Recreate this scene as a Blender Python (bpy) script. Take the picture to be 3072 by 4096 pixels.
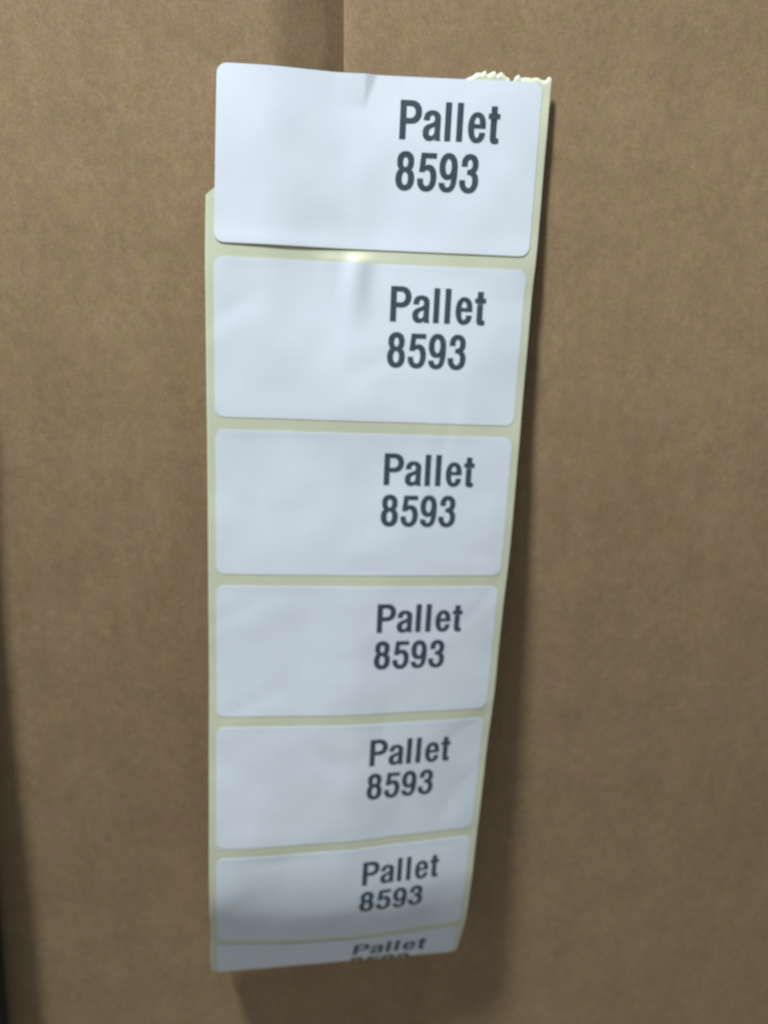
import bpy, bmesh, math, random
import numpy as np
from mathutils import Vector, Matrix, noise

random.seed(4)
MM = 0.001
scene = bpy.context.scene
for o in list(bpy.data.objects):
    bpy.data.objects.remove(o, do_unlink=True)

# ------------------------------------------------------------------ camera
# world: X right along the box face, Y into the box, Z up; origin at the
# upper left corner of the topmost paper label; lengths below in millimetres
CAM = Vector((30.777, -273.056, -40.544))
MR = ((0.997149, -0.009711, 0.074833),
      (-0.073484, -0.350441, 0.933697),
      (0.017158, -0.936534, -0.350156))
cx = Vector((MR[0][0], MR[1][0], MR[2][0]))
cy = Vector((MR[0][1], MR[1][1], MR[2][1]))
cz = Vector((MR[0][2], MR[1][2], MR[2][2]))
cam_d = bpy.data.cameras.new("camera")
cam = bpy.data.objects.new("camera", cam_d)
scene.collection.objects.link(cam)
m = Matrix.Identity(4)
for i in range(3):
    m[i][0] = cx[i]; m[i][1] = -cy[i]; m[i][2] = -cz[i]; m[i][3] = CAM[i] * MM
cam.matrix_world = m
cam_d.sensor_fit = 'VERTICAL'
cam_d.sensor_height = 24.0
cam_d.lens = 24.0 * 3215.0 / 4096.0
cam_d.clip_start = 0.01
cam_d.clip_end = 20.0
cam_d.dof.use_dof = True
cam_d.dof.focus_distance = 0.19
cam_d.dof.aperture_fstop = 7.8
scene.camera = cam

# ------------------------------------------------------------------- light
world = bpy.data.worlds.new("World")
scene.world = world
world.use_nodes = True
bg = world.node_tree.nodes["Background"]
bg.inputs[0].default_value = (0.80, 0.92, 1.0, 1)
bg.inputs[1].default_value = 0.205

lamp_d = bpy.data.lights.new("ceiling_lamp", 'AREA')
lamp_d.shape = 'DISK'
lamp_d.size = 0.12
lamp_d.energy = 15.6
lamp_d.color = (0.90, 1.0, 1.07)
lamp = bpy.data.objects.new("ceiling_lamp", lamp_d)
scene.collection.objects.link(lamp)
aim = Vector((30, 0, -180)) * MM
ldir = Vector((-0.78, -1.0, 3.0)).normalized()
lamp.location = aim + ldir * 1.10
lamp.rotation_euler = (-ldir).to_track_quat('-Z', 'Y').to_euler()

scene.view_settings.view_transform = 'Standard'
scene.view_settings.look = 'None'
scene.view_settings.exposure = 0.0
scene.view_settings.gamma = 1.0
scene.view_settings.use_curve_mapping = False

# --------------------------------------------------------------- materials
def new_mat(name):
    mt = bpy.data.materials.new(name)
    mt.use_nodes = True
    nt = mt.node_tree
    return mt, nt, nt.nodes["Principled BSDF"]

def noise_node(nt, scale, detail=3, rough=0.55, vec=None, stretch=None):
    n = nt.nodes.new("ShaderNodeTexNoise")
    n.inputs["Scale"].default_value = scale
    n.inputs["Detail"].default_value = detail
    n.inputs["Roughness"].default_value = rough
    if vec is None:
        tc = nt.nodes.new("ShaderNodeTexCoord"); vec = tc.outputs["Object"]
    if stretch:
        mp = nt.nodes.new("ShaderNodeMapping")
        mp.inputs["Scale"].default_value = stretch
        nt.links.new(vec, mp.inputs["Vector"]); vec = mp.outputs["Vector"]
    nt.links.new(vec, n.inputs["Vector"])
    return n

def ramp(nt, fac, c0, c1, p0=0.3, p1=0.7):
    r = nt.nodes.new("ShaderNodeValToRGB")
    r.color_ramp.elements[0].position = p0; r.color_ramp.elements[0].color = (*c0, 1)
    r.color_ramp.elements[1].position = p1; r.color_ramp.elements[1].color = (*c1, 1)
    nt.links.new(fac, r.inputs["Fac"])
    return r

def mix(nt, a, b, fac, mode='MIX'):
    x = nt.nodes.new("ShaderNodeMix"); x.data_type = 'RGBA'; x.blend_type = mode
    if isinstance(fac, float): x.inputs[0].default_value = fac
    else: nt.links.new(fac, x.inputs[0])
    for s, val in ((6, a), (7, b)):
        if isinstance(val, tuple): x.inputs[s].default_value = (*val, 1)
        else: nt.links.new(val, x.inputs[s])
    return x.outputs[2]

def bump(nt, h, strength, dist, prev=None):
    b = nt.nodes.new("ShaderNodeBump")
    b.inputs["Strength"].default_value = strength
    b.inputs["Distance"].default_value = dist
    nt.links.new(h, b.inputs["Height"])
    if prev: nt.links.new(prev.outputs[0], b.inputs["Normal"])
    return b

def kraft_material():
    mt, nt, p = new_mat("kraft_cardboard")
    n1 = noise_node(nt, 45, 3, 0.6)                          # cloudy formation
    n2 = noise_node(nt, 330, 4, 0.65, stretch=(1, 1, 0.7))   # fibre clumps
    n3 = noise_node(nt, 170, 3, 0.6)
    n4 = noise_node(nt, 1400, 2, 0.6, stretch=(1.0, 1.0, 0.85))
    base = ramp(nt, n1.outputs["Fac"], (0.338, 0.219, 0.118), (0.386, 0.251, 0.137))
    g = ramp(nt, n3.outputs["Fac"], (0.99, 1.03, 0.90), (1.025, 0.975, 1.06), 0.3, 0.7)
    c = mix(nt, base.outputs[0], g.outputs[0], 0.9, 'MULTIPLY')
    f = ramp(nt, n2.outputs["Fac"], (0.88, 0.88, 0.87), (1.11, 1.11, 1.10), 0.3, 0.7)
    c = mix(nt, c, f.outputs[0], 0.9, 'MULTIPLY')
    n5 = noise_node(nt, 90, 2, 0.5, stretch=(1, 1, 0.03))
    f3 = ramp(nt, n5.outputs['Fac'], (0.955, 0.955, 0.955), (1.035, 1.035, 1.035))
    c = mix(nt, c, f3.outputs[0], 1.0, 'MULTIPLY')
    f2 = ramp(nt, n4.outputs["Fac"], (0.82, 0.81, 0.80), (1.17, 1.17, 1.16), 0.3, 0.7)
    c = mix(nt, c, f2.outputs[0], 0.8, 'MULTIPLY')
    nt.links.new(c, p.inputs["Base Color"])
    p.inputs["Roughness"].default_value = 0.78
    p.inputs["Specular IOR Level"].default_value = 0.3
    b = bump(nt, n2.outputs["Fac"], 0.35, 0.00008)
    b2 = bump(nt, n1.outputs["Fac"], 0.2, 0.0004, b)
    nt.links.new(b2.outputs[0], p.inputs["Normal"])
    return mt

def paper_material(name, col, rough, bump_d=0.00003, spec=0.4):
    mt, nt, p = new_mat(name)
    n1 = noise_node(nt, 60, 3, 0.5)
    n2 = noise_node(nt, 1500, 2, 0.6)
    a = tuple(c * 0.975 for c in col); b_ = tuple(min(1, c * 1.015) for c in col)
    r = ramp(nt, n1.outputs["Fac"], a, b_)
    r2 = ramp(nt, n2.outputs["Fac"], (0.97, 0.97, 0.97), (1.02, 1.02, 1.02))
    c = mix(nt, r.outputs[0], r2.outputs[0], 0.8, 'MULTIPLY')
    nt.links.new(c, p.inputs["Base Color"])
    p.inputs["Roughness"].default_value = rough
    p.inputs["Specular IOR Level"].default_value = spec
    b = bump(nt, n1.outputs["Fac"], 0.25, bump_d * 6)
    b2 = bump(nt, n2.outputs["Fac"], 0.2, bump_d, b)
    nt.links.new(b2.outputs[0], p.inputs["Normal"])
    return mt

def ink_material():
    mt, nt, p = new_mat("thermal_print_ink")
    n = noise_node(nt, 900, 2, 0.5)
    r = ramp(nt, n.outputs["Fac"], (0.046, 0.064, 0.084), (0.068, 0.089, 0.112))
    nt.links.new(r.outputs[0], p.inputs["Base Color"])
    p.inputs["Roughness"].default_value = 0.5
    p.inputs["Specular IOR Level"].default_value = 0.35
    return mt

M_KRAFT = kraft_material()
M_LABEL = paper_material("white_thermal_paper", (0.82, 0.835, 0.87), 0.5)
M_LINER = paper_material("glassine_backing", (0.71, 0.70, 0.50), 0.22, 0.00006, 0.55)
M_INK = ink_material()

def shade_board_material():  # near-black, used only for the board added to shade the cardboard
    mt, nt, p = new_mat("shade_board_black")
    n = noise_node(nt, 3, 3)
    r = ramp(nt, n.outputs["Fac"], (0.010, 0.010, 0.011), (0.018, 0.017, 0.017))
    nt.links.new(r.outputs[0], p.inputs["Base Color"])
    p.inputs["Roughness"].default_value = 0.9
    return mt
M_DARK = shade_board_material()

# ----------------------------------------------------------------- helpers
def link(name, verts, faces, mat, parent=None, smooth=True):
    me = bpy.data.meshes.new(name)
    me.from_pydata([tuple(c * MM for c in v) for v in verts], [], faces)
    me.update()
    if smooth:
        me.polygons.foreach_set("use_smooth", [True] * len(me.polygons))
    me.materials.append(mat)
    o = bpy.data.objects.new(name, me)
    scene.collection.objects.link(o)
    if parent is not None:
        o.parent = parent
    return o

def sstep(a, b, x):
    t = min(1.0, max(0.0, (x - a) / (b - a)))
    return t * t * (3 - 2 * t)

def gauss(x, c, s):
    return math.exp(-0.5 * ((x - c) / s) ** 2)

# ------------------------------------------------------- the hanging strip
# strip coordinates: u across (0 = left edge of the labels, 100 = right
# edge), v down the strip (0 = top of first label); one label every 54.2 mm
PITCH, LH, LW = 54.2, 50.0, 100.0
V = [0.0, 50.0, 54.2, 104.2, 108.4, 158.4, 162.6, 212.6, 216.8, 266.8, 271.0, 288.4, 302.8, 321.0, 325.2, 342.6]
LP = [[0.46, 0.01, 0.13], [-2.45, -6.65, -50.19], [-2.64, -7.24, -54.58], [-4.19, -13.4, -104.2], [-4.3, -13.85, -108.25], [-6.08, -19.15, -157.73], [-6.25, -19.67, -162.01], [-8.17, -24.39, -211.44], [-8.53, -25.05, -215.82], [-10.49, -31.63, -265.35], [-10.81, -32.09, -269.7], [-11.55, -32.68, -287.42], [-12.37, -30.65, -301.73], [-13.75, -24.6, -318.06], [-14.08, -23.39, -322.15], [-15.69, -18.88, -339.23]]
RP = [[99.12, 0.18, -2.77], [97.84, -4.88, -53.45], [97.13, -5.2, -57.81], [95.53, -10.31, -108.35], [95.36, -10.62, -112.42], [93.93, -14.91, -162.12], [93.21, -15.13, -166.47], [91.64, -16.8, -215.85], [91.01, -17.22, -220.7], [88.56, -19.45, -270.4], [88.16, -19.39, -273.97], [87.39, -21.07, -291.82], [86.96, -20.65, -306.01], [87.02, -17.04, -323.16], [86.43, -15.92, -327.01], [85.48, -10.88, -343.47]]
STEP = 0.5

def smooth_rail(pts):
    pts = np.array(pts); v = np.array(V)
    vs = np.arange(-30.0, V[-1] + 20.01, STEP)
    out = np.zeros((len(vs), 3))
    a = (pts[3] - pts[0]) / (v[3] - v[0]); b = (pts[-1] - pts[-4]) / (v[-1] - v[-4])
    for k in range(3):
        y = np.interp(vs, v, pts[:, k])
        y = np.where(vs < v[0], pts[0, k] + a[k] * (vs - v[0]), y)
        y = np.where(vs > v[-1], pts[-1, k] + b[k] * (vs - v[-1]), y)
        out[:, k] = y
    sig = 7.0
    r = np.arange(-56, 57) * STEP
    for k in range(3):
        w = np.exp(-0.5 * (r / sig) ** 2); w /= w.sum()
        pad = np.pad(out[:, k], 56, mode='reflect', reflect_type='odd')
        out[:, k] = np.convolve(pad, w, 'valid')
    keep = (vs >= -6.0) & (vs <= V[-1] - 2)
    return vs[keep], out[keep]

vs_, LR = smooth_rail(LP)
_, RR = smooth_rail(RP)
V_FREE = vs_[-1]
V_END = V_FREE + 30.0
# beyond the last visible row the strip rolls under, towards the box
def curl(rail, axis, r_first, r_next):
    t = rail[-1] - rail[-5]; t /= np.linalg.norm(t)
    p = rail[-1].copy(); res = []
    vv = 0.0
    while vv < 46.0 + STEP:
        rad = r_first if vv < 9.0 else r_next
        th = STEP / rad
        kx = axis
        t = t * math.cos(th) + np.cross(kx, t) * math.sin(th) + kx * (kx @ t) * (1 - math.cos(th))
        p = p + t * STEP
        res.append(p.copy()); vv += STEP
    return np.array(res)
ax = RR[-1] - LR[-1]; ax /= np.linalg.norm(ax)
LR = np.vstack([LR, curl(LR, ax, 55.0, 8.0)])
RR = np.vstack([RR, curl(RR, ax, 60.0, 7.0)])
VS0 = vs_[0]

def rail_at(arr, v):
    t = (v - VS0) / STEP
    i = int(max(0, min(len(arr) - 2, math.floor(t)))); f = t - i
    return arr[i] * (1 - f) + arr[i + 1] * f

def bulge(u, v):
    # dent where the first labels follow the hollow of the box joint,
    # slight outward fold line further down
    top = -2.7 * (sstep(14, 42, u) - 0.85 * sstep(47, 99, u) - 0.15 * sstep(60, 99, u)) * (1 - sstep(40, 106, v))
    # crease over the joint
    if v < 9:
        w = (1 - v / 9.0)
        top += 0.9 * w * (max(0.0, min(1.0, (u - 36.0) / 9.0)) - max(0.0, min(1.0, (u - 45.0) / (3.4 * w + 0.15))))
    low = 2.4 * sstep(110, 225, v) * (1 - sstep(318, 350, v)) * max(0.0, 1 - (abs(u - 49) / 51.0) ** 1.35)
    rise = sstep(50.3, 54.3, v) * (1.0 if v < 54.3 else math.exp(-((v - 54.3) / 13.0) ** 2))
    buck = rise * (1.8 * gauss(u, 45.0, 2.9) + 0.35 * gauss(u, 36.5, 2.6)) if 50 < v < 95 else 0.0
    buck += 0.4 * gauss(u, 101.5, 5) * gauss(v, 53.0, 5)
    nz = noise.noise(Vector((u * 0.035, v * 0.03, 3.1))) * 0.55 + noise.noise(Vector((u * 0.09, v * 0.08, 7.7))) * 0.14
    nz -= 0.13 * sstep(40, 75, v) * max(0.0, 0.16 - abs(noise.noise(Vector((u * 0.022 + v * 0.012, v * 0.016 - u * 0.01, 21.0))))) / 0.16
    edge = 0.22 * noise.noise(Vector((v * 0.05, 9.0, 0))) * (gauss(u, 100, 9) + gauss(u, 0, 7))
    fade = 1 - sstep(335, 352, v)
    return (top + low + buck + nz + edge) * (fade if v > 335 else 1.0)

def base_pt(u, v):
    a = rail_at(LR, v); b = rail_at(RR, v)
    return a + (b - a) * (u / 100.0)

def S(u, v, h=0.0):
    p = base_pt(u, v)
    e = 1.0
    du = base_pt(100, v) - base_pt(0, v)
    dv = base_pt(u, v + e) - base_pt(u, v - e)
    n = np.cross(du, dv); n /= np.linalg.norm(n)
    if n[1] > 0 and v < 340: n = -n
    elif v >= 340:
        du0 = base_pt(100, 330) - base_pt(0, 330); dv0 = base_pt(50, 331) - base_pt(50, 329)
        if np.cross(du0, dv0)[1] > 0: n = -n
    return p + n * (h + bulge(u, v))

def sheet(name, rows, mat, parent, h_top, thick, nu_mm=1.0, hfun=None):
    """rows: list of (v, u0, u1); a closed thin sheet following the strip"""
    width = max(r[2] - r[1] for r in rows)
    n = max(8, int(width / nu_mm + 0.5))
    top, bot = [], []
    for v, u0, u1 in rows:
        for i in range(n + 1):
            u = u0 + (u1 - u0) * i / n
            e = hfun(u, v) if hfun else 0.0
            top.append(S(u, v, h_top + e)); bot.append(S(u, v, h_top + e - thick))
    N = len(top); R = len(rows); w = n + 1
    verts = [tuple(p) for p in top] + [tuple(p) for p in bot]
    faces = []
    for r in range(R - 1):
        for i in range(n):
            a = r * w + i
            faces.append((a, a + w, a + w + 1, a + 1))
            faces.append((N + a, N + a + 1, N + a + w + 1, N + a + w))
    for r in range(R - 1):
        a = r * w; faces.append((a, N + a, N + a + w, a + w))
        a = r * w + n; faces.append((a, a + w, N + a + w, N + a))
    for i in range(n):
        a = i; faces.append((a, a + 1, N + a + 1, N + a))
        a = (R - 1) * w + i; faces.append((a, N + a, N + a + 1, a + 1))
    o = link(name, verts, faces, mat, parent)
    # crisp paper edge
    me = o.data
    me.attributes.new("sharp_edge", 'BOOLEAN', 'EDGE')
    attr = me.attributes["sharp_edge"]
    bad = set()
    for r in range(R - 1):
        for a in (r * w, r * w + n):
            bad.add((a, a + w)); bad.add((N + a, N + a + w))
    for i in range(n):
        for a in (i, (R - 1) * w + i):
            bad.add((a, a + 1)); bad.add((N + a, N + a + 1))
    for e in me.edges:
        k = tuple(sorted(e.vertices))
        if k in bad: attr.data[e.index].value = True
    return o

root = bpy.data.objects.new("label_strip", None)
scene.collection.objects.link(root)
root["label"] = "long hanging strip of white pallet labels on yellowish backing paper, stuck to the cardboard box"
root["category"] = "label strip"

# backing paper: its top left has been torn away slantwise behind label one,
# a ragged torn edge shows above the right half of the first label
ML, MRG = -2.7, 102.6
jag = [(76.5, 0.3), (78.3, 1.2), (79.3, 2.0), (80.6, 1.8), (82.0, 2.7), (82.6, 1.5), (83.6, 2.1), (84.9, 2.6), (85.5, 1.6),
       (86.5, 2.2), (87.1, 2.4), (88.2, 1.3), (89.3, .9), (90.3, -.5), (91.4, 1.4), (92.4, 1.9), (93.1, 1.0), (94.8, 1.3), (96.5, 1.1),
       (98.2, 1.5), (99.6, 0.8), (100.8, .7), (101.6, 1.7), (102.6, 1.4)]
def top_edge(u):
    if u <= -0.3: return 36.6 - (u - ML) * 0.83
    if u < 70: return 34.6 - (u + 0.3) * 0.47
    if u < 76.5: return 34.6 - 70.3 * 0.47 + (u - 70) / 6.5 * (-0.3 - 34.6 + 70.3 * 0.47)
    for (a, ya), (b, yb) in zip(jag, jag[1:]):
        if a <= u <= b:
            t = (u - a) / (b - a)
            return -(ya + (yb - ya) * t) + 0.22 * noise.noise(Vector((u * 1.7, 0, 5))) + 0.22 * noise.noise(Vector((u * 5.3, 3, 5)))
    return -1.4
def liner_lift(u, v):
    b = 0.12 * gauss(u, 36.5, 2.2) * gauss(v, 53.4, 0.7)
    b += 0.12 * gauss(u, 52, 7) * gauss(v, 53.6, 1.4)
    return b + torn_lift(u, v)
def torn_lift(u, v):
    # the torn lip at the top curls up a little
    k = sstep(2.5, -2.5, v) if False else (1 - sstep(-2.5, 4.5, v))
    return 0.22 * k * (0.5 + noise.noise(Vector((u * 0.3, 2.0, v * 0.15)))) * (u > 74) + 0.5 * gauss(u, 102.6, 1.2) * gauss(v, 8, 9)
def liner_col_mesh():
    us = [ML + (74.0 - ML) * i / 110 for i in range(110)] + [74.0 + (MRG - 74.0) * i / 170 for i in range(171)]
    verts, faces = [], []
    vs_main = [38 + i * 1.0 for i in range(11)] + [49 + i * 0.4 for i in range(25)] + [59 + i * 1.0 for i in range(int(V_END - 59))]
    nt_ = 26
    colsz = nt_ + len(vs_main)
    for side in (0, 1):
        for u in us:
            t0 = top_edge(u)
            for k in range(nt_):
                v = t0 + (38 - t0) * (k / nt_)
                wob = 0.0
                verts.append(tuple(S(u, v, -side * 0.07 + liner_lift(u, v))))
            for v in vs_main:
                verts.append(tuple(S(u, v, -side * 0.07 + (liner_lift(u, v) if v < 60 else 0.0))))
    N = len(us) * colsz
    for i in range(len(us) - 1):
        for k in range(colsz - 1):
            a = i * colsz + k
            faces.append((a, a + 1, a + 1 + colsz, a + colsz))
            faces.append((N + a, N + a + colsz, N + a + 1 + colsz, N + a + 1))
        a = i * colsz; faces.append((a, a + colsz, N + a + colsz, N + a))
        a = i * colsz + colsz - 1; faces.append((a, N + a, N + a + colsz, a + colsz))
    for k in range(colsz - 1):
        a = k; faces.append((a, N + a, N + a + 1, a + 1))
        a = (len(us) - 1) * colsz + k; faces.append((a, a + 1, N + a + 1, N + a))
    return verts, faces
lv, lf = liner_col_mesh()
link("backing_paper", lv, lf, M_LINER, root)

# ---------------------------------------------------------------- lettering
def arc(p, q, mode):
    k = 0.60
    if mode == 'H': c1 = (p[0] + (q[0] - p[0]) * k, p[1]); c2 = (q[0], q[1] + (p[1] - q[1]) * k)
    else: c1 = (p[0], p[1] + (q[1] - p[1]) * k); c2 = (q[0] + (p[0] - q[0]) * k, q[1])
    return c1, c2

def flatten(path):
    out = []; cur = None
    for seg in path:
        op = seg[0]
        if op in 'ML':
            cur = (seg[1], seg[2]); out.append(cur); continue
        if op in 'HV':
            q = (seg[1], seg[2]); c1, c2 = arc(cur, q, op)
        else:
            c1, c2, q = (seg[1], seg[2]), (seg[3], seg[4]), (seg[5], seg[6])
        for i in range(1, 11):
            t = i / 10.0; s = 1 - t
            out.append(tuple(s**3 * cur[k] + 3*s*s*t*c1[k] + 3*s*t*t*c2[k] + t**3 * q[k] for k in (0, 1)))
        cur = q
    if math.dist(out[0], out[-1]) < 1e-3: out.pop()
    return out

def embolden(pts, hole, d=8.0):
    n = len(pts)
    area = sum(pts[i][0] * pts[(i + 1) % n][1] - pts[(i + 1) % n][0] * pts[i][1] for i in range(n))
    sgn = 1.0 if area > 0 else -1.0
    if hole: sgn = -sgn
    out = []
    for i in range(n):
        a, b, c = Vector(pts[i - 1]), Vector(pts[i]), Vector(pts[(i + 1) % n])
        e1 = (b - a).normalized(); e2 = (c - b).normalized()
        n1 = Vector((e1.y, -e1.x)); n2 = Vector((e2.y, -e2.x))
        mm = (n1 + n2)
        if mm.length < 0.2: mm = n1
        mm.normalize(); k = d / max(0.5, mm.dot(n1))
        out.append((b.x + sgn * mm.x * k, b.y + sgn * mm.y * k * 0.6))
    return out

GL = {
 'P': [[('M',0,0),('L',0,500),('L',155,500),('H',297,352),('V',152,205),('L',76,205),('L',76,0)],
       [('M',76,432),('L',140,432),('H',220,353),('V',140,272),('L',76,272)]],
 'a': [[('M',8,258),('C',8,345,50,384,126,384),('H',240,290),('L',238,62),('C',238,30,242,14,250,0),('L',178,0),('C',174,10,172,22,171,38),
        ('C',150,5,125,-8,90,-8),('H',0,98),('C',0,160,30,188,80,205),('C',140,224,168,235,168,270),('V',124,328),('H',80,258)],
       [('M',168,192),('C',150,172,128,168,108,156),('C',86,143,76,124,76,98),('V',112,52),('H',168,116)]],
 'l': [[('M',0,0),('L',0,494),('L',74,494),('L',74,0)]],
 'e': [[('M',240,182),('L',240,215),('C',240,322,200,385,120,385),('H',0,190),('V',118,-8),('H',236,124),('L',164,124),('V',120,54),('H',76,160),('L',76,182)],
       [('M',76,230),('L',76,242),('V',120,326),('H',166,242),('L',166,230)]],
 't': [[('M',0,80),('L',0,312),('L',-35,312),('L',-35,374),('L',0,374),('L',0,468),('L',75,468),('L',75,374),('L',118,374),('L',118,312),('L',75,312),('L',75,92),
        ('C',75,65,82,58,112,60),('L',112,0),('C',95,-6,80,-8,62,-8),('C',18,-8,0,15,0,70)]],
 '8': [[('M',127,508),('H',243,385),('C',243,330,234,290,205,272),('C',240,252,256,210,256,145),('V',127,-8),('H',-2,145),('C',-2,210,15,252,50,272),('C',20,290,12,330,12,385),('V',127,508)],
       [('M',127,436),('H',170,368),('V',127,298),('H',84,368),('V',127,436)],
       [('M',127,240),('H',178,152),('V',127,62),('H',76,152),('V',127,240)]],
 '5': [[('M',45,497),('L',255,497),('L',255,432),('L',103,432),('L',96,322),('C',110,336,130,344,155,344),('H',264,182),('V',130,-8),('H',0,140),('L',0,158),('L',72,158),
        ('L',72,135),('V',130,60),('H',190,170),('V',136,278),('C',112,278,98,268,90,250),('L',22,250)]],
 '9': [[('M',125,508),('H',250,330),('L',250,272),('C',250,80,215,-8,115,-8),('H',0,112),('L',72,112),('V',118,55),('C',158,55,174,90,176,188),('C',160,168,140,160,110,160),('H',0,328),('V',125,508)],
       [('M',125,436),('H',176,328),('V',125,224),('H',74,328),('V',125,436)]],
 '3': [[('M',22,345),('L',22,372),('V',133,508),('H',252,380),('C',252,320,240,288,208,270),('C',245,250,262,210,262,150),('V',130,-8),('H',0,145),('L',0,160),('L',73,160),
        ('L',73,140),('V',130,58),('H',188,148),('C',188,215,165,240,108,240),('L',108,298),('C',160,298,180,325,180,372),('V',136,440),('H',96,370),('L',96,345)]],
}
WORD = [('P',0),('a',332),('l',647),('l',816),('e',980),('t',1302)]
NUMB = [('8',-22),('5',290),('9',604),('3',900)]
U0, BASE1, BASE2, SC = 56.4, 17.4, 31.9, 0.0218

def text_uv(glyphs, base_v):
    """flat filled outlines, cut finely so that they can follow the paper"""
    cu = bpy.data.curves.new("outline", 'CURVE'); cu.dimensions = '2D'; cu.fill_mode = 'BOTH'
    for g, off in glyphs:
        for li, loop in enumerate(GL[g]):
            pts = embolden(flatten(loop), li > 0)
            sp = cu.splines.new('POLY'); sp.points.add(len(pts) - 1); sp.use_cyclic_u = True
            for i, (x, y) in enumerate(pts):
                sp.points[i].co = ((x + off) * SC, y * SC, 0, 1)
    ob = bpy.data.objects.new("outline", cu); scene.collection.objects.link(ob)
    dg = bpy.context.evaluated_depsgraph_get(); dg.update()
    me = bpy.data.meshes.new_from_object(ob.evaluated_get(dg))
    bpy.data.objects.remove(ob, do_unlink=True); bpy.data.curves.remove(cu)
    bm = bmesh.new(); bm.from_mesh(me); bpy.data.meshes.remove(me)
    y = -0.5
    while y < 11.5:
        bmesh.ops.bisect_plane(bm, geom=bm.verts[:] + bm.edges[:] + bm.faces[:], plane_co=(0, y, 0), plane_no=(0, 1, 0)); y += 0.9
    x = -1.0
    while x < 34:
        bmesh.ops.bisect_plane(bm, geom=bm.verts[:] + bm.edges[:] + bm.faces[:], plane_co=(x, 0, 0), plane_no=(1, 0, 0)); x += 1.5
    vv = [(v.co.x + U0, base_v - v.co.y) for v in bm.verts]
    bm.verts.index_update()
    ff = [tuple(v.index for v in f.verts) for f in bm.faces]
    bm.free()
    return vv, ff

T_WORD = text_uv(WORD, BASE1)
T_NUMB = text_uv(NUMB, BASE2)

def print_on(name, tdata, v0, parent, hfun):
    vv, ff = tdata
    verts = [tuple(S(u, v + v0, 0.17 + hfun(u, v + v0))) for u, v in vv]
    o = link(name, verts, ff, M_INK, parent)
    me = o.data
    # all faces towards the viewer
    if me.polygons[0].normal.y > 0: me.flip_normals()
    return o

def corner_rows(v0, r=3.0):
    rows = []
    vs = [0.0, 0.12, 0.3, 0.6, 1.0, 1.5, 2.1, 3.0]
    allv = vs + [3.0 + i * (LH - 6.0) / 44 for i in range(1, 44)] + [LH - x for x in reversed(vs)]
    for v in allv:
        d = min(v, LH - v)
        ins = r - math.sqrt(max(0.0, r * r - (r - d) ** 2)) if d < r else 0.0
        rows.append((v0 + v, ins, LW - ins))
    return rows

part_labels = [
    "creased top label, adhered partly to the bare cardboard",
    None, None, None, None, None,
    "lowest label, rolling out of sight so only its first line shows"]
for k in range(7):
    v0 = k * PITCH
    if k == 0:
        def hf(u, v): return 0.06 + 0.28 * gauss(v, 50, 2.6) * (gauss(u, 22, 12) + 0.35) 
    else:
        def hf(u, v, v0=v0): return 0.10 * gauss(v - v0, 0, 1.5) * (0.5 + noise.noise(Vector((u * 0.05, v0, 0))))
    lab = sheet("paper_label", corner_rows(v0), M_LABEL, root, 0.13, 0.11, 0.5 if k == 0 else 1.0, hf)
    if part_labels[k]: lab["label"] = part_labels[k]
    print_on("printed_word", T_WORD, v0, lab, hf)
    print_on("printed_number", T_NUMB, v0, lab, hf)

# --------------------------------------------------------- cardboard box
box = bpy.data.objects.new("cardboard_box", None)
scene.collection.objects.link(box)
box["label"] = "large brown kraft cardboard box with a vertical joint behind the label strip"
box["category"] = "box"
XL, XR, ZT, ZB = -170.0, 420.0, 160.0, -560.0
def seam_x(z): return 38.2 + 0.3 * noise.noise(Vector((0, 0, z * 0.03)))
PZ0 = [-600, -400, -330, -260, -200, -140, -90, -45, 0, 60, 170]
PY0 = [14.0, 8.8, 5.6, 1.7, -1.2, -3.2, -3.4, -2.0, 0.0, 1.0, 2.0]
PZ = np.arange(-620.0, 200.0, 5.0)
PY = np.interp(PZ, PZ0, PY0)
_k = np.exp(-0.5 * (np.arange(-8, 9) / 4.0) ** 2); _k /= _k.sum()
PY = np.convolve(np.pad(PY, 8, mode='edge'), _k, 'valid')
def face_y(x, z):
    """depth of the face (positive = into the box)"""
    y = 0.5 + float(np.interp(z, PZ, PY)) 
    fade = 1 - sstep(-60, -330, -abs(z)) if False else (1.0 - 0.97 * sstep(40, 300, -z))
    y += 1.6 * noise.noise(Vector((x * 0.006, z * 0.004, 1.3)))
    y += 0.35 * noise.noise(Vector((x * 0.03, z * 0.006, 4.1)))
    return y, fade
def left_y(x, z):
    y, fade = face_y(x, z)
    s = max(0.0, x - 17.5)
    ramp_ = s * 0.30 if s > 0 else 0
    soft = 0.5 * (math.sqrt((x - 17.5) ** 2 + 1.2 ** 2) + (x - 17.5)) * 0.46
    return y + soft * fade + 0.8 * sstep(31.5, 37, x) * fade
def right_y(x, z):
    y, fade = face_y(x, z)
    return y + (2.0 * (1 - 0.75 * sstep(40, 200, x))) * fade + 0.1 * (1 - fade) + 0.6 * (1 - sstep(60, 120, -z))

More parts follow.
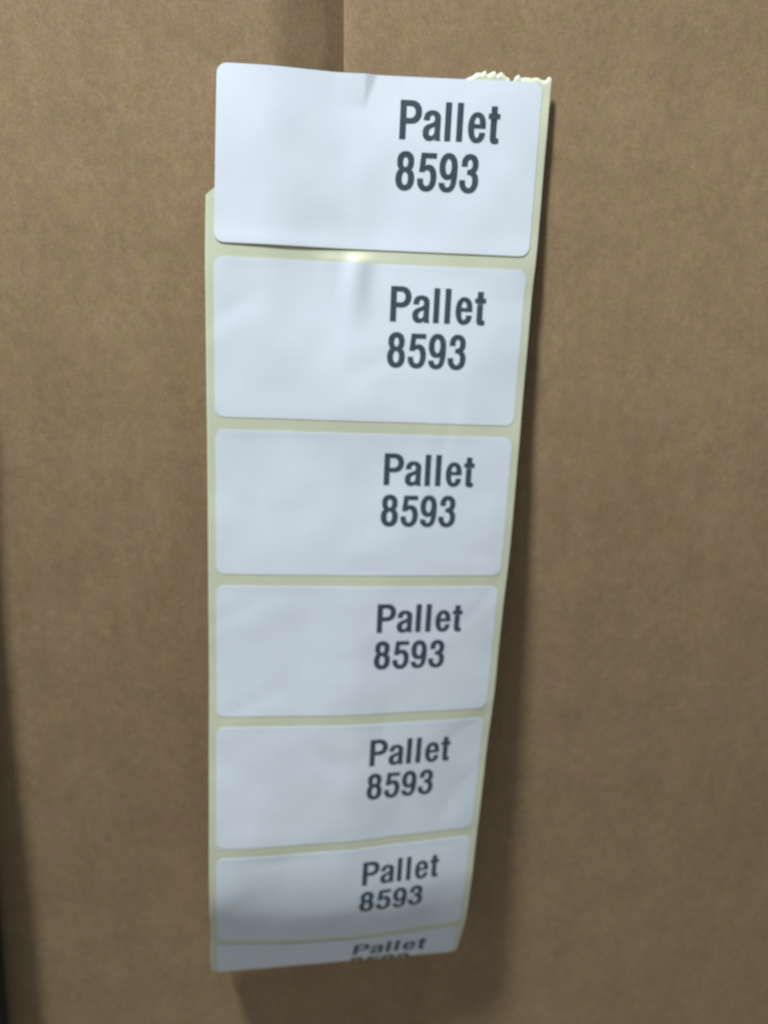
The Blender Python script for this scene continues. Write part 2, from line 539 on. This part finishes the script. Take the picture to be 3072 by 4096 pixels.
def grid_panel(name, xs_f, zs, yfun, thick, mat, parent, edge_round=None):
    nz = len(zs); verts = []; faces = []
    nx = len(xs_f(0))
    for side in (0, 1):
        for z in zs:
            for x in xs_f(z):
                verts.append((x, yfun(x, z) + side * thick, z))
    N = nx * nz
    for j in range(nz - 1):
        for i in range(nx - 1):
            a = j * nx + i
            faces.append((a, a + 1, a + nx + 1, a + nx))
            faces.append((N + a, N + a + nx, N + a + nx + 1, N + a + 1))
    for j in range(nz - 1):
        a = j * nx; faces.append((a, a + nx, N + a + nx, N + a))
        a = j * nx + nx - 1; faces.append((a, N + a, N + a + nx, a + nx))
    for i in range(nx - 1):
        a = i; faces.append((a, N + a, N + a + 1, a + 1))
        a = (nz - 1) * nx + i; faces.append((a, a + 1, N + a + 1, N + a))
    return link(name, verts, faces, mat, parent)

zs = [ZB + (ZT - ZB) * i / 180 for i in range(181)]
RC = 9.0
def xs_left(z):
    return [XL + RC + (40.5 - XL - RC) * i / 90 for i in range(91)]
grid_panel("front_panel", xs_left, zs, left_y, 2.5, M_KRAFT, box)
def xs_right(z):
    s = seam_x(z)
    a = [s, s + 0.25, s + 0.6, s + 1.2]
    return a + [s + 1.2 + (XR - s - 1.2) * (i / 90) for i in range(1, 91)]
def right_yr(x, z):
    s = seam_x(z); d = x - s
    e = 0.55 * (1 - min(1, d / 1.2)) ** 2
    return right_y(x, z) - 1.2 * 0 + e
grid_panel("glued_flap", xs_right, zs, right_yr, 1.6, M_KRAFT, box)
# rounded left corner and side panel, one bent sheet
def side():
    prof = []
    for i in range(0, 13):
        a = math.pi / 2 * i / 12
        prof.append((XL + RC - RC * math.sin(a), RC - RC * math.cos(a)))
    for i in range(1, 20):
        prof.append((XL, RC + i * 15))
    verts, faces = [], []
    n = len(prof)
    for z in zs:
        y0 = left_y(XL + RC, z)
        for x, y in prof:
            k = 1 - min(1, y / 60)
            verts.append((x, y + y0 * 1.0, z))
    for j in range(len(zs) - 1):
        for i in range(n - 1):
            a = j * n + i
            faces.append((a, a + 1, a + n + 1, a + n))
    o = link("side_panel", verts, faces, M_KRAFT, box)
    return o
side()
# right side, top and bottom panels close the box
def slab(name, x0, x1, y0, y1, z0, z1):
    v = [(x, y, z) for x in (x0, x1) for y in (y0, y1) for z in (z0, z1)]
    f = [(0,1,3,2),(4,6,7,5),(0,4,5,1),(2,3,7,6),(0,2,6,4),(1,5,7,3)]
    return link(name, v, f, M_KRAFT, box, smooth=False)
slab("side_panel", XR - 3, XR, 6, 290, ZB, ZT)
slab("top_panel", XL + 2, XR - 4, 6, 288, ZT - 3, ZT - 0.5)
slab("bottom_panel", XL + 2, XR - 4, 6, 288, ZB + .5, ZB + 3)

# concrete floor the box stands on (below the picture)
def concrete():
    mt, nt, p = new_mat("concrete")
    n = noise_node(nt, 9, 5)
    r = ramp(nt, n.outputs["Fac"], (0.26, 0.255, 0.25), (0.36, 0.355, 0.345))
    nt.links.new(r.outputs[0], p.inputs["Base Color"])
    p.inputs["Roughness"].default_value = 0.8
    return mt
fl = link("floor", [(-1500, -1800, ZB - 3), (1500, -1800, ZB - 3), (1500, 1200, ZB - 3), (-1500, 1200, ZB - 3)], [(0, 1, 2, 3)], concrete(), None, smooth=False)
fl["kind"] = "structure"

# black board added to cast shade on the cardboard's left border, its edge just
# inside the picture at the bottom left
def shade_board():
    bm = bmesh.new()
    bmesh.ops.create_cube(bm, size=1.0)
    bmesh.ops.scale(bm, vec=(0.15, 0.015, 0.46), verts=bm.verts)
    bmesh.ops.bevel(bm, geom=bm.edges[:], offset=0.003, segments=3, affect='EDGES')
    bmesh.ops.translate(bm, vec=(-0.075, 0, 0), verts=bm.verts)
    me = bpy.data.meshes.new("shade_board"); bm.to_mesh(me); bm.free()
    me.materials.append(M_DARK)
    o = bpy.data.objects.new("shade_board", me)
    scene.collection.objects.link(o)
    o.rotation_euler = (math.radians(1.2), math.radians(5.6), 0)
    o.location = (-0.1062, -0.0060, -0.300)
    o["label"] = "black board barely in view at the bottom left corner, in front of the cardboard"
    o["category"] = "board"
shade_board()
